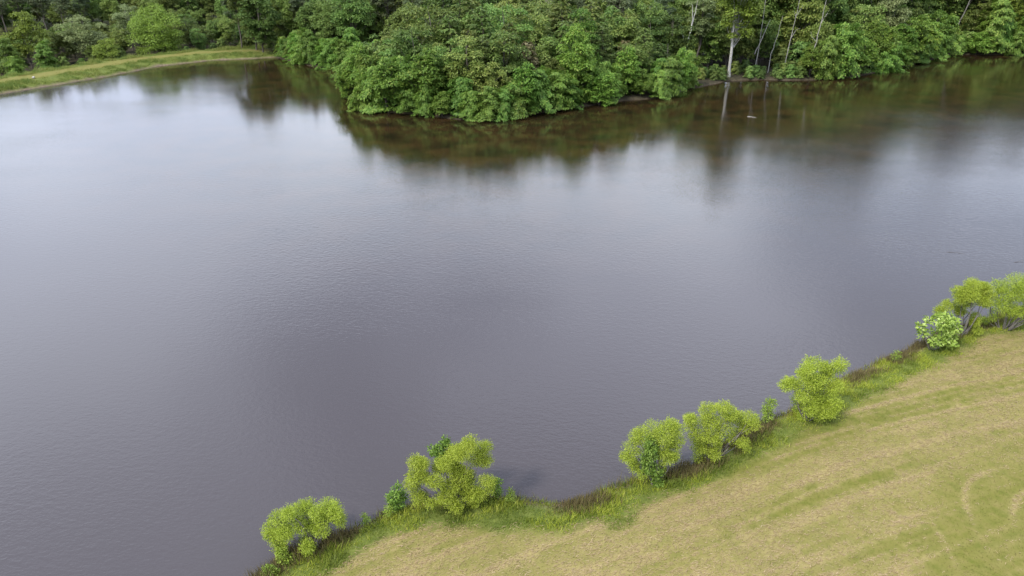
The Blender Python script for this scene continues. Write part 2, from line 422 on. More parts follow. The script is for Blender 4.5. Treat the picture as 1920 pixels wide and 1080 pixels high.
# ---------------------------------------------------------------- plant geometry
def tube(pts, rad, sides=6):
    pts = np.asarray(pts, float); rad = np.asarray(rad, float); n = len(pts)
    t = unit(np.gradient(pts, axis=0))
    ref = np.where(np.abs(t[:, 2:3]) > 0.9, np.array([[1.0, 0, 0]]), np.array([[0, 0, 1.0]]))
    u = unit(np.cross(t, ref)); v = np.cross(t, u)
    a = np.linspace(0, 2 * math.pi, sides, endpoint=False)
    V = (pts[:, None] + rad[:, None, None] * (np.cos(a)[None, :, None] * u[:, None] + np.sin(a)[None, :, None] * v[:, None])).reshape(-1, 3)
    i = np.arange(n - 1)[:, None] * sides; j = np.arange(sides)[None]; k = (j + 1) % sides
    F = np.stack([i + j, i + k, i + sides + k, i + sides + j], -1).reshape(-1, 4)
    return V, F

class Geo:
    def __init__(self): self.V = []; self.F = []; self.n = 0
    def add(self, V, F):
        self.V.append(V); self.F.append(F + self.n); self.n += len(V)
    def mesh(self, name, mat, smooth=False):
        return mesh_np(name, np.concatenate(self.V), np.concatenate(self.F), mat, smooth=smooth)

def leaves(P, A, N, Ln, Wd):
    """one bent diamond blade per row"""
    A = unit(A); S = unit(np.cross(A, N)); N = np.cross(S, A)
    Ln = np.broadcast_to(np.asarray(Ln, float).reshape(-1, 1), (len(P), 1)); Wd = np.broadcast_to(np.asarray(Wd, float).reshape(-1, 1), (len(P), 1))
    m = P + A * Ln * 0.45
    V = np.stack([P, m + S * Wd * 0.5 + N * Wd * 0.18, P + A * Ln - N * Ln * 0.10, m - S * Wd * 0.5 + N * Wd * 0.18], 1).reshape(-1, 3)
    return V, np.arange(len(P) * 4).reshape(-1, 4)

def rdir(r, n):
    return unit(r.normal(size=(n, 3)))

def stem(r, g, p0, p1, r0, r1, bend=0.08, n=6, sides=6):
    t = np.linspace(0, 1, n)[:, None]
    L_ = np.linalg.norm(np.subtract(p1, p0))
    off = r.normal(size=3) * bend * L_
    P = np.asarray(p0) * (1 - t) + np.asarray(p1) * t + off * np.sin(t * math.pi) + r.normal(size=(n, 3)) * 0.015 * L_ * np.sin(t * math.pi)
    g.add(*tube(P, r0 * (1 - t[:, 0]) + r1 * t[:, 0], sides))

def make_broad(seed, h, rad, base=0.3, ncl=60, per=130, leaf=0.5, top=0.55, mat='broad', bark='bark', trunk_r=None, flat=0.62, cl=0.30):
    """tall tree: trunk, limbs to leaf clumps through an uneven crown"""
    r = np.random.default_rng(seed); w = Geo(); c = Geo()
    tr = trunk_r or 0.011 * h + 0.06
    topz = h * 0.9
    lean = r.normal(size=2) * 0.03 * h
    stem(r, w, (0, 0, -0.5), (lean[0], lean[1], topz), tr, tr * 0.15, 0.02, 9, 8)
    z0 = h * base
    d = rdir(r, ncl); q = r.random(ncl) ** 0.38
    t = (d[:, 2] * q + 1) / 2
    prof = np.where(t < top, 0.55 + 0.45 * (t / top), np.sqrt(np.clip(1 - ((t - top) / (1 - top)) ** 2, 0.04, 1)))
    ang = np.arctan2(d[:, 1], d[:, 0])
    lob = 1 + 0.28 * np.sin(ang * 2 + r.random() * 6) + 0.18 * np.sin(ang * 3 + t * 7 + r.random() * 6)
    hr = rad * prof * lob * np.sqrt(r.random(ncl)) ** 0.6
    cz = z0 + t * (h - z0) * 0.97
    ctr = np.stack([np.cos(ang) * hr, np.sin(ang) * hr, cz], 1) + np.array([lean[0], lean[1], 0]) * (cz / topz)[:, None]
    for k in range(0, ncl, 2):
        zb = max(z0 * 0.8, ctr[k, 2] - 0.25 * h * r.random() - hr[k] * 0.6); f = min(zb / topz, 0.97)
        stem(r, w, (lean[0] * f, lean[1] * f, zb), ctr[k], tr * 0.35 * (1.1 - f), 0.02, 0.06, 4, 4)
    rc = rad * cl * (0.65 + 0.7 * r.random(ncl))
    n = ncl * per
    ci = np.repeat(np.arange(ncl), per)
    u = rdir(r, n); u[:, 2] = np.where(u[:, 2] < -0.35, -u[:, 2], u[:, 2])
    rr = rc[ci] * (0.45 + 0.6 * r.random(n) ** 0.6)
    P = ctr[ci] + u * rr[:, None] * np.array([1, 1, flat])
    A = u * np.array([1, 1, 0.4]) + np.array([0, 0, -0.35]) + rdir(r, n) * 0.55
    N = u + np.array([0, 0, 0.9]) + rdir(r, n) * 0.45
    ls = leaf * (0.6 + 0.8 * r.random(n))
    c.add(*leaves(P, A, N, ls, ls * 0.55))
    return w.mesh('trunk', M[bark], True), c.mesh('crown', M[mat])

def make_layered(seed, h, rad, per=64, nb=78, mat='layer', leaf=0.5, droop=0.25, bark='bark'):
    """feathery tree: near-level sprays in tiers round one stem"""
    r = np.random.default_rng(seed); w = Geo(); c = Geo()
    stem(r, w, (0, 0, -0.5), (0, 0, h * 0.97), 0.02 * h, 0.015, 0.01, 8, 7)
    for b in range(nb):
        t = (b + r.random()) / nb
        z = h * (0.08 + 0.90 * t); L_ = rad * (1 - t ** 1.5) ** 0.75 * (0.7 + 0.45 * r.random()) + 0.35
        az = b * 2.39996 + r.normal() * 0.35; dh = np.array([math.cos(az), math.sin(az), 0.0]); sd = np.array([-dh[1], dh[0], 0.0])
        up = 0.05 + 0.45 * t + r.normal() * 0.08
        if b % 2 == 0:
            stem(r, w, (0, 0, z), dh * L_ * 0.8 + np.array([0, 0, z + up * L_ * 0.6 - droop * L_ * 0.5]), 0.035, 0.012, 0.03, 3, 4)
        n = int(per * (0.45 + 0.75 * L_ / rad))
        s = 0.18 + 0.86 * r.random(n) ** 0.75
        lat = (r.random(n) * 2 - 1)
        wdt = 0.34 * L_ * (1.05 - s) + 0.22
        P = dh * (s * L_)[:, None] + sd * (lat * wdt)[:, None]
        P[:, 2] += z + up * L_ * s - droop * L_ * s ** 2 - 0.12 * np.abs(lat) + r.normal(size=n) * 0.06
        A = dh * 1.0 + sd * (np.sign(lat) * 0.75)[:, None] + np.stack([np.zeros(n), np.zeros(n), -0.25 - 0.5 * s * droop + 0 * s], 1) + rdir(r, n) * 0.25
        N = np.array([0, 0, 1.0]) + dh * 0.25 + rdir(r, n) * 0.35
        ls = leaf * (0.6 + 0.8 * r.random(n))
        c.add(*leaves(P, A, N, ls, ls * 0.36))
    return w.mesh('trunk', M[bark], True), c.mesh('crown', M[mat])

def make_arching(seed, h, rad, nb=92, per=115, leaf=0.34, mat='shore', bark='bark', low=0.12):
    """shore tree: arching leafy boughs hanging to the water in overlapping sheaves"""
    r = np.random.default_rng(seed); w = Geo(); c = Geo()
    for k in range(3):
        a = r.random() * 6.28
        stem(r, w, (0.15 * math.cos(a), 0.15 * math.sin(a), -0.4), (0.25 * rad * math.cos(a), 0.25 * rad * math.sin(a), h * 0.85), 0.016 * h, 0.02, 0.05, 6, 6)
    for b in range(nb):
        t = (b + r.random()) / nb
        z = h * (low + (0.98 - low) * t ** 0.9)
        az = b * 2.39996 + r.normal() * 0.4; dh = np.array([math.cos(az), math.sin(az), 0.0]); sd = np.array([-dh[1], dh[0], 0.0])
        L_ = rad * (1 - 0.72 * t ** 2.2) * (0.5 + 0.8 * r.random() ** 1.4) * (1 + 0.25 * math.sin(2 * az + seed))
        up = 0.25 + 0.95 * t + 0.2 * r.normal(); dr = 0.45 + 0.35 * r.random() - 0.25 * t
        n = int(per * (0.6 + 0.6 * r.random()))
        s = 0.25 + 0.80 * r.random(n) ** 0.8
        lat = r.normal(size=n) * 0.13 * rad * (1.15 - 0.5 * s)
        P = dh * (s * L_)[:, None] + sd * lat[:, None]
        P[:, 2] += z * 0.86 + up * L_ * s * 0.6 - dr * L_ * s ** 2 - 0.35 * np.abs(lat) + r.normal(size=n) * 0.12
        P[:, 2] = np.maximum(P[:, 2], 0.12 + 0.3 * r.random(n))
        if b % 3 == 0:
            e = dh * L_ * 0.75
            stem(r, w, (0.12 * rad * dh[0], 0.12 * rad * dh[1], z * 0.75), (e[0], e[1], max(0.3, z * 0.86 + up * L_ * 0.45 - dr * L_ * 0.56)), 0.045, 0.012, 0.06, 4, 4)
        A = dh * 0.8 + sd * (lat * 0.8)[:, None] + np.array([0, 0, -0.75]) + rdir(r, n) * 0.5
        N = np.array([0, 0, 0.8]) + dh * 0.6 + rdir(r, n) * 0.35
        ls = leaf * (0.55 + 0.9 * r.random(n))
        c.add(*leaves(P, A, N, ls, ls * 0.55))
    return w.mesh('trunk', M[bark], True), c.mesh('crown', M[mat])

def make_puffs(seed, puffs, depth, per, leaf, width, mat, bark='grey', stem_r=0.05, fuzz=0.35, hang=0.25, extra=1):
    """multi-stemmed small tree: a soft ball of fine leaves at the end of each shoot"""
    r = np.random.default_rng(seed); w = Geo(); c = Geo()
    P0 = np.array(puffs, float) * np.array([1, 0.93, 1])
    wid = max(0.3, (P0[:, 0].max() - P0[:, 0].min()) / 2)
    mid = (P0[:, 0].max() + P0[:, 0].min()) / 2
    balls = []
    for u, v, rr in P0:
        k = math.sqrt(max(0.0, 1 - ((u - mid) / (wid * 1.15)) ** 2))
        dy = depth * k * r.uniform(-1, 0.35); balls.append((u, dy, max(0.1, v - 0.72 * dy), rr))
        for _ in range(extra if r.random() < 0.6 else 0):
            dy = depth * k * r.uniform(0.0, 1.0); balls.append((u * 0.92 + r.normal() * rr * 0.5, dy, max(0.1, v * 0.97 - 0.72 * dy + r.normal() * rr * 0.3), rr * r.uniform(0.45, 1.05)))
    balls = np.array(balls)
    roots = [(r.normal() * 0.12 + mid * 0.25, r.normal() * 0.1, -0.25) for _ in range(5)]
    for i, (x, y, z, rr) in enumerate(balls):
        if i % 2 == 0 or len(balls) < 12:
            q = roots[i % 5]
            stem(r, w, q, (x, y, z), stem_r, 0.008, 0.07, 6, 5)
    n_each = np.maximum(20, (per * (balls[:, 3] / balls[:, 3].mean()) ** 2)).astype(int)
    ci = np.repeat(np.arange(len(balls)), n_each); n = len(ci)
    u = rdir(r, n)
    rad = balls[ci, 3] * (0.25 + 0.85 * r.random(n) ** 0.7)
    rad = rad * (1 + fuzz * np.maximum(0, r.normal(size=n)) * 0.5)
    bs_ = r.uniform(0.72, 1.2, size=(len(balls), 3)) * np.array([1.08, 1.08, 0.95])
    P = balls[ci][:, :3] + u * rad[:, None] * bs_[ci] + r.normal(size=(n, 3)) * 0.035
    P[:, 2] = np.maximum(P[:, 2], 0.03)
    # leafy sprigs that stand out past each ball
    q = r.random(n) < 0.10
    sp = rdir(r, 9 * len(balls)).reshape(len(balls), 9, 3); sp[:, :, 2] = np.abs(sp[:, :, 2]) * 0.9
    sk = sp[ci, r.integers(0, 9, n)]
    P[q] = (balls[ci][:, :3] + sk * (balls[ci, 3] * (0.8 + 0.75 * r.random(n)))[:, None] + r.normal(size=(n, 3)) * 0.025)[q]
    A = u + np.array([0, 0, 0.25 - hang]) + rdir(r, n) * 0.7
    N = u * 1.2 + np.array([0, 0, 0.45]) + rdir(r, n) * 0.45
    ls = leaf * (0.6 + 0.8 * r.random(n))
    c.add(*leaves(P, A, N, ls, width * (0.7 + 0.6 * r.random(n))))
    return w.mesh('stem', M[bark], True), c.mesh('crown', M[mat])

def make_snag(seed, segs, bark='pale', sides=7):
    """bare stem and boughs from polylines: (points, r0, r1)"""
    w = Geo()
    r = np.random.default_rng(seed)
    for pts, r0, r1 in segs:
        pts = np.array(pts, float); t = np.linspace(0, 1, 4 * (len(pts) - 1) + 1); k = np.linspace(0, 1, len(pts))
        P = np.stack([np.interp(t, k, pts[:, i]) for i in range(3)], 1)
        P[1:-1] += r.normal(size=(len(P) - 2, 3)) * r0 * 0.35
        w.add(*tube(P, r0 + (r1 - r0) * t, sides))
    return w.mesh('trunk', M[bark], True)

def plant(name, label, cat, x, y, meshes, group=None, rot=0.0, sc=1.0, zoff=0.0, zs=1.0):
    o = bpy.data.objects.new(name, None); o.empty_display_size = 0.3
    link(o); o.location = (x, y, hz(x, y) + zoff); o.rotation_euler = (0, 0, rot); o.scale = (sc, sc, sc * zs)
    tag(o, label, cat, group)
    for nm, me_ in meshes:
        p_ = bpy.data.objects.new(nm, me_); link(p_, o)
        if nm in ('crown', 'foliage', 'vine'): p_['kind'] = 'stuff'
    return o

# ---------------------------------------------------------------- near bank: willows and saplings (offsets in metres from the foot: across, up, radius)
SHOOTS = {
'W1': ((-8.1,21.4),[(-0.42,2.26,0.29),(0.68,2.32,0.29),(1.06,2.01,0.29),(0.46,1.72,0.29),(0.11,1.38,0.29),(-0.42,1.32,0.31),(-0.92,1.72,0.31),(-1.21,1.85,0.24),(-1.54,1.22,0.31),(-1.37,0.69,0.33),(-1.63,0.85,0.24),(-1.21,0.16,0.26),(-0.55,0.05,0.22),(-0.11,0.28,0.26),(-0.11,0.05,0.2),(0.46,1.1,0.24),(1.12,1.57,0.24),(-0.7,2.1,0.24),(0.29,2.1,0.22),(-0.97,1.0,0.31)]),
'W2': ((-2.3,23.6),[(0.54,3.68,0.31),(0.97,3.39,0.31),(1.08,2.75,0.31),(0.73,2.91,0.31),(-0.21,2.98,0.33),(0.19,3.14,0.31),(-0.82,2.34,0.31),(-0.92,1.6,0.33),(-0.12,2.11,0.35),(0.26,2.02,0.31),(-0.35,1.22,0.35),(0.02,1.47,0.33),(0.42,1.6,0.33),(-0.59,0.64,0.26),(-0.21,0.32,0.28),(-0.05,0.05,0.21),(0.35,0.16,0.26),(0.66,0.32,0.21),(1.25,1.6,0.26),(0.82,0.83,0.28),(1.32,1.06,0.21),(-1.77,2.66,0.28),(-1.46,2.56,0.24),(-1.86,1.86,0.26),(-1.53,1.86,0.24),(-1.15,0.32,0.19),(-2.1,1.38,0.24),(-1.86,0.83,0.24),(-1.77,0.48,0.21),(0.42,0.83,0.31),(-0.52,2.66,0.28)]),
'W3': ((6.6,25.7),[(0.53,3.37,0.33),(-0.35,3.08,0.33),(-0.7,2.75,0.33),(0.8,2.39,0.33),(0.73,3.01,0.3),(0.13,2.75,0.35),(0.13,1.87,0.35),(0.65,1.77,0.3),(-1.1,1.93,0.35),(-1.23,1.41,0.28),(-0.98,0.88,0.25),(-0.63,0.43,0.23),(0.4,1.41,0.33),(0.8,1.41,0.23),(-0.15,2.29,0.35),(0.35,0.75,0.23)]),
'W4': ((9.8,26.9),[(-1.29,2.29,0.36),(-1.5,2.56,0.26),(-0.72,3.09,0.34),(-0.23,3.29,0.26),(0.26,2.92,0.34),(-0.44,2.39,0.39),(0.13,2.19,0.39),(0.67,2.66,0.34),(1.24,2.66,0.28),(1.5,2.23,0.23),(-1.01,1.56,0.34),(-0.36,1.56,0.39),(-0.03,1.13,0.34),(-0.93,0.76,0.28),(-0.8,0.1,0.23),(-0.23,0.4,0.31),(-0.52,0.93,0.34),(0.67,1.4,0.26),(1.09,1.13,0.23),(1.37,0.76,0.18),(1.16,2.03,0.26)]),
'W5': ((15.5,29.9),[(-0.42,3.63,0.39),(-0.95,3.25,0.34),(0.17,3.52,0.22),(0.78,3.63,0.31),(0.92,3.42,0.31),(0.48,3.01,0.39),(-0.73,2.83,0.39),(-1.62,2.28,0.34),(-1.2,2.42,0.34),(-0.5,2.42,0.42),(0.2,2.42,0.42),(0.81,2.21,0.39),(-1.01,1.55,0.34),(-0.31,1.42,0.45),(0.48,1.42,0.45),(0.92,1.07,0.34),(-0.5,0.69,0.34),(0.2,0.52,0.39),(0.73,0.52,0.34),(1.06,0.59,0.22),(-0.2,0.21,0.25)]),
'W6': ((28.9,39.1),[(0.0,3.93,0.34),(-0.55,3.78,0.38),(0.69,3.7,0.38),(-1.0,3.3,0.41),(-0.65,2.95,0.45),(-0.31,2.52,0.34),(-1.1,2.83,0.34),(0.38,3.3,0.38),(0.86,3.22,0.38),(0.38,2.71,0.38),(0.69,2.44,0.31),(-0.24,1.97,0.28),(-1.55,2.24,0.28),(-1.79,1.97,0.24),(0.69,1.53,0.31),(0.62,1.1,0.28),(0.89,0.39,0.24)]),
'W7': ((31.9,39.8),[(-1.08,3.34,0.45),(-0.38,3.57,0.49),(0.42,3.65,0.49),(1.19,3.57,0.49),(1.88,3.46,0.49),(2.58,3.06,0.49),(-0.91,2.66,0.52),(-0.14,2.66,0.56),(0.66,2.74,0.56),(1.46,2.66,0.56),(2.23,2.38,0.52),(-0.91,1.75,0.45),(-0.21,1.59,0.45),(0.49,1.27,0.42),(1.26,1.67,0.49),(2.06,1.47,0.45),(-0.63,0.95,0.28),(2.93,2.07,0.45)]),
'S1': ((-5.0,23.7),[(-0.12,0.86,0.21),(-0.33,0.8,0.17),(0.0,0.42,0.21),(0.05,1.35,0.17),(-0.19,0.38,0.17),(0.17,0.9,0.17)]),
'S2': ((-2.9,24.3),[(-0.34,2.9,0.19),(-0.02,3.29,0.14),(-0.19,2.61,0.19),(-0.53,2.97,0.14),(0.05,2.74,0.17),(0.0,3.58,0.1)]),
'S3': ((-0.7,24.3),[(0.0,0.87,0.19),(-0.07,0.55,0.19),(0.1,1.1,0.14),(0.07,0.45,0.14)]),
'S4': ((6.5,25.0),[(-0.32,2.34,0.22),(-0.44,1.62,0.25),(-0.25,1.1,0.25),(0.07,0.75,0.22),(0.15,0.23,0.17),(-0.2,1.95,0.22),(-0.39,2.76,0.15)]),
'S5': ((13.3,29.9),[(0.0,1.62,0.14),(0.11,1.28,0.22),(-0.11,1.04,0.22),(0.06,0.69,0.22),(0.22,1.52,0.14),(-0.17,1.45,0.11),(-0.06,0.41,0.17)]),
'S6': ((12.4,29.3),[(0.0,0.69,0.11),(-0.11,0.93,0.08),(0.08,1.03,0.08)]),
'B1': ((26.2,37.4),[(0.17,2.46,0.3),(0.53,2.15,0.3),(-0.27,1.88,0.3),(-0.66,2.26,0.23),(-1.23,1.8,0.2),(-0.93,1.23,0.27),(0.66,1.61,0.33),(0.23,1.34,0.33),(0.86,0.96,0.3),(0.0,0.65,0.3),(-0.5,0.46,0.27),(0.5,0.46,0.3),(-0.17,2.38,0.23)]),
'V1': ((-9.1,20.6),[(-0.11,0.53,0.19),(0.06,0.22,0.21),(-0.17,0.06,0.17),(0.02,0.05,0.19),(0.21,0.05,0.17),(-0.15,0.05,0.15)]),
'V2': ((-9.5,19.9),[(0.04,0.25,0.19),(-0.1,0.05,0.19),(0.19,0.05,0.17)]),
'V3': ((-6.2,22.6),[(-0.09,0.63,0.09),(0.0,0.38,0.11),(-0.14,0.22,0.09)]),
'V4': ((-5.3,23.0),[(-0.05,0.57,0.14),(-0.09,0.32,0.14),(0.12,0.38,0.09)]),
'V5': ((0.0,24.0),[(-0.05,0.71,0.12),(0.02,0.45,0.14),(-0.12,0.32,0.14)]),
'V6': ((23.1,36.0),[(-0.03,0.68,0.13),(-0.13,0.38,0.16),(0.13,0.3,0.16)]),
}
def puff_plant(key, name, label, cat, seed, depth, per, leaf, width, mat, group=None, extra=1, **kw):
    (x, y), pf = SHOOTS[key]
    s_, c_ = make_puffs(seed, pf, depth, per, leaf, width, mat, extra=extra, **kw)
    return plant(name, label, cat, x, y, [('stem', s_), ('crown', c_)], group)

WG = 'willows along the mown bank'
puff_plant('W1', 'willow_tree', 'low wide-spreading yellow-green willow leaning over the water at the end of the bank', 'willow', 101, 0.75, 1000, 0.075, 0.022, 'willow', WG, fuzz=0.28)
puff_plant('W2', 'willow_tree', 'large bright yellow-green willow with dark saplings on both sides', 'willow', 102, 0.9, 1000, 0.075, 0.022, 'willow', WG, fuzz=0.28)
puff_plant('W3', 'willow_tree', 'upright yellow-green willow with a dark green sapling in front of it', 'willow', 103, 0.8, 1000, 0.075, 0.022, 'willow', WG, fuzz=0.28)
puff_plant('W4', 'willow_tree', 'broad ragged yellow-green willow over the brown weeds beside a dark-fronted willow', 'willow', 104, 0.85, 1000, 0.075, 0.022, 'willow', WG, fuzz=0.28)
puff_plant('W5', 'willow_tree', 'full rounded yellow-green willow standing alone beside a slender shoot', 'willow', 105, 0.95, 1100, 0.08, 0.024, 'willow', WG, fuzz=0.28)
puff_plant('W6', 'willow_tree', 'open willow with rounded leaf balls behind the large-leaved sapling', 'willow', 106, 0.8, 1150, 0.085, 0.024, 'willow', WG, fuzz=0.28)
puff_plant('W7', 'willow_tree', 'wide dense dome-shaped willow next to the open round-headed willow', 'willow', 107, 1.2, 1200, 0.09, 0.025, 'willow', WG, fuzz=0.28)
SG = 'saplings along the mown bank'
puff_plant('S1', 'sapling', 'dark green leafy sapling at the water side of the large willow', 'sapling', 111, 0.25, 130, 0.13, 0.06, 'sapling', SG, stem_r=0.02)
puff_plant('S2', 'sapling', 'tall dark green sapling rising behind the large willow', 'sapling', 112, 0.25, 120, 0.13, 0.06, 'sapling', SG, stem_r=0.025)
puff_plant('S3', 'sapling', 'small dark sapling between the large willow and the bare stretch of bank', 'sapling', 113, 0.2, 110, 0.11, 0.05, 'sapling', SG, stem_r=0.02)
puff_plant('S4', 'sapling', 'dark green sapling growing up through the front of an upright willow', 'sapling', 114, 0.15, 150, 0.13, 0.065, 'sapling', SG, stem_r=0.025)
puff_plant('S5', 'sapling', 'slender pale green shoot at the water beside the full rounded willow', 'sapling', 115, 0.12, 120, 0.10, 0.035, 'weed', SG, stem_r=0.015)
puff_plant('S6', 'sapling', 'thin wispy pale shoot beside the broad ragged willow', 'sapling', 116, 0.08, 60, 0.09, 0.03, 'weed', SG, stem_r=0.012)
puff_plant('B1', 'sapling', 'young tree with large pale glossy leaves at the waterline before the open willow', 'sapling', 117, 0.7, 75, 0.20, 0.14, 'pale_leaf', SG, stem_r=0.03, fuzz=0.2)
VG = 'leafy weeds on the near bank'
puff_plant('V1', 'leafy_weed', 'bright green bushy weed below the low spreading willow', 'weed', 121, 0.25, 170, 0.09, 0.05, 'weed', VG, stem_r=0.012)
puff_plant('V2', 'leafy_weed', 'bright green weed clump where the bank runs out of view', 'weed', 122, 0.2, 170, 0.09, 0.05, 'weed', VG, stem_r=0.012)
puff_plant('V3', 'leafy_weed', 'thin upright weed at the waterline next to the low spreading willow', 'weed', 123, 0.1, 50, 0.08, 0.03, 'weed', VG, stem_r=0.01)
puff_plant('V4', 'leafy_weed', 'pale shrubby weed at the waterline before the dark sapling', 'weed', 124, 0.12, 80, 0.09, 0.035, 'weed', VG, stem_r=0.01)
puff_plant('V5', 'leafy_weed', 'upright green weed on the open bank past the large willow', 'weed', 125, 0.12, 80, 0.09, 0.035, 'weed', VG, stem_r=0.01)
puff_plant('V6', 'leafy_weed', 'lone yellowish weed on the grassy bank near the large-leaved sapling', 'weed', 126, 0.12, 80, 0.09, 0.035, 'weed', VG, stem_r=0.01)

# ---------------------------------------------------------------- wood prototypes
pr = random.Random(11)
P_ARCH = [make_arching(200 + i, h_, r_, 110, 140, leaf=lf) for i, (h_, r_, lf) in enumerate([(6.0, 2.7, .27), (7.2, 2.9, .29), (5.2, 2.9, .26), (8.4, 2.9, .29), (6.8, 2.4, .26)])]
P_SHORE = [make_broad(270 + i, h_, r_, 0.03, 60, 140, 0.32, 0.4, 'shore', cl=0.30) for i, (h_, r_) in enumerate([(6.5, 2.2), (8.0, 2.3), (5.5, 2.4)])]
P_UNDER = [make_arching(220 + i, 5.5, 2.6, 60, 70, .42, 'broad') for i in range(2)]
P_LAYER = [make_layered(230 + i, h_, r_) for i, (h_, r_) in enumerate([(10, 2.9), (11.5, 3.2), (9, 2.8), (12.5, 3.0)])]
P_MID = [make_broad(240 + i, h_, r_, 0.12, 60, 120, 0.42, 0.5) for i, (h_, r_) in enumerate([(11, 3.1), (12.5, 3.3), (10, 2.9)])]
P_TALL = [make_broad(250 + i, h_, r_, b_, 92, 125, 0.55, 0.55) for i, (h_, r_, b_) in enumerate([(20, 4.6, .10), (22, 4.6, .16), (18, 4.4, .08), (23, 5.2, .22), (20.5, 4.1, .12)])]
P_PINE = [make_broad(260 + i, h_, 3.6, .42, 46, 120, 0.5, 0.45, 'pine', cl=0.26, flat=0.45) for i, h_ in enumerate((22, 24))]

def both(p): return [('trunk', p[0]), ('crown', p[1])]

taken = []
def free(x, y, d):
    return all((x - a) ** 2 + (y - b) ** 2 > max(d, e) ** 2 * 0.9 for a, b, e in taken)
def in_view(x, y, margin=5):
    D = y * math.cos(R(25)) + 20 * math.sin(R(25))
    return abs(x) < 0.745 * D + margin

# --- named trees that stand out
def special(x, y, name, label, p, cat='tree', group=None, keep=2.0, **kw):
    taken.append((x, y, keep))
    return plant(name, label, cat, x, y, p if isinstance(p, list) else both(p), group, **kw)

wt = make_broad(301, 25, 4.3, 0.30, 84, 130, 0.5, 0.55, 'lime', 'pale', trunk_r=0.34)
special(46.0, 151.9, 'pale_trunk_tree', 'tall tree with a thick bare whitish trunk at the waterline and bright leafy crown', wt, keep=3.6)
special(12.0, 129.5, 'columnar_tree', 'narrow tall fresh green tree rising behind the point', make_broad(302, 14.5, 2.7, 0.08, 70, 120, 0.40, 0.45, 'shore', cl=0.34), keep=2.2)
special(2.6, 122.3, 'tan_tree', 'feathery tan-brown tree among the green ones on the point', make_layered(303, 9.6, 2.7, mat='tan', droop=0.35), keep=2.0)
special(21.5, 139, 'tan_tree', 'small brownish feathery tree deep among the trees of the point', make_layered(304, 8.0, 2.2, mat='tan', droop=0.35), keep=1.8)
special(139, 203, 'lime_tree', 'bright yellow-green rounded tree above the far cove', make_broad(305, 17, 4.2, 0.25, 60, 120, 0.5, 0.5, 'lime'), keep=3)
special(92, 178.5, 'pale_crowned_tree', 'tree with pale sage crown among dark trees on the cove', make_broad(306, 15, 3.2, 0.3, 46, 120, 0.5, 0.5, 'sage'), keep=2.5)
special(40.5, 158, 'pale_crowned_tree', 'ragged pale-topped tree next to the forked bare trunk', make_broad(307, 17, 2.6, 0.35, 40, 110, 0.5, 0.5, 'sage', cl=0.27), keep=2.2)
# bare pale stems
special(36.0, 153.5, 'bare_tree', 'forked bare whitish trunk standing among the leafy trees', [('trunk', make_snag(311, [
    ([(0, 0, -.5), (.3, 0, 3), (1.0, .1, 6.5), (1.35, 0, 9.2)], .20, .13), ([(1.35, 0, 9.2), (1.8, .2, 11.5), (2.2, .2, 14.5)], .12, .03),
    ([(1.35, 0, 9.2), (1.3, -.2, 11.5), (1.0, -.2, 13.5)], .10, .03), ([(.55, 0, 4.8), (0, .3, 6.5), (-.6, .3, 9.0)], .09, .02)]))], keep=1.5)
BG = 'thin bare pale stems in the shaded gap'
special(55.5, 156.0, 'bare_tree', 'thin leaning bare pale stem in the shaded gap of the wood', [('trunk', make_snag(312, [([(0, 0, -.5), (.2, 0, 4), (1.1, .2, 8), (1.5, .2, 11.5)], .11, .03)], 'dead'))], group=BG, keep=1.5)
special(53.3, 158.0, 'bare_tree', 'bare pale stem crossed by a fallen limb in the shaded gap', [('trunk', make_snag(313, [([(0, 0, -.5), (.2, 0, 6), (.3, .2, 16)], .12, .04), ([(-.6, -.3, 3.5), (.6, -.3, 7), (1.7, -.3, 10.5)], .12, .05)], 'dead'))], group=BG, keep=1.5)
special(59.2, 157.0, 'bare_tree', 'tall thin bare pale stem with side twigs in the shaded gap', [('trunk', make_snag(314, [([(0, 0, -.5), (.3, 0, 4), (.8, .2, 9), (1.2, 0, 16)], .13, .03), ([(.6, 0, 7), (1.5, .2, 8.6), (2.3, .2, 8.9)], .05, .015), ([(1.0, 0, 11.5), (1.8, .1, 12.8), (2.0, .1, 13.6)], .05, .015), ([(.9, 0, 11), (.4, .1, 12.4)], .05, .015)], 'dead'))], group=BG, keep=1.5)
special(66.0, 159.0, 'bare_tree', 'bare pale stem with a forked top between leafy shore trees', [('trunk', make_snag(315, [([(0, 0, -.5), (.1, 0, 5), (.4, 0, 9.5), (.9, .2, 15)], .15, .04), ([(.4, 0, 9.5), (1.4, 0, 11.5), (1.9, 0, 12.6)], .07, .02), ([(.05, 0, 6), (-.9, .2, 7), (-1.3, .2, 8)], .06, .02)], 'dead'))], keep=1.5)
special(118.3, 198.6, 'bare_tree', 'slanting bare grey trunk leaning out at the far cove', [('trunk', make_snag(316, [([(0, 0, -.5), (1.2, 0, 5), (2.9, .2, 11), (4.2, .2, 19)], .22, .06), ([(2.9, .2, 11), (3.9, .4, 13), (4.9, .4, 14)], .08, .02)], 'grey'))], keep=1.5)
special(31.0, 145.0, 'bare_tree', 'short dead twiggy stem behind the bright shore tree', [('trunk', make_snag(317, [([(0, 0, -.5), (.1, 0, 3), (0, .1, 7)], .11, .03), ([(.05, 0, 4), (.7, .1, 5.2)], .04, .015), ([(.05, 0, 4.6), (-.6, .1, 5.6)], .04, .015)], 'grey'))], keep=1.5)

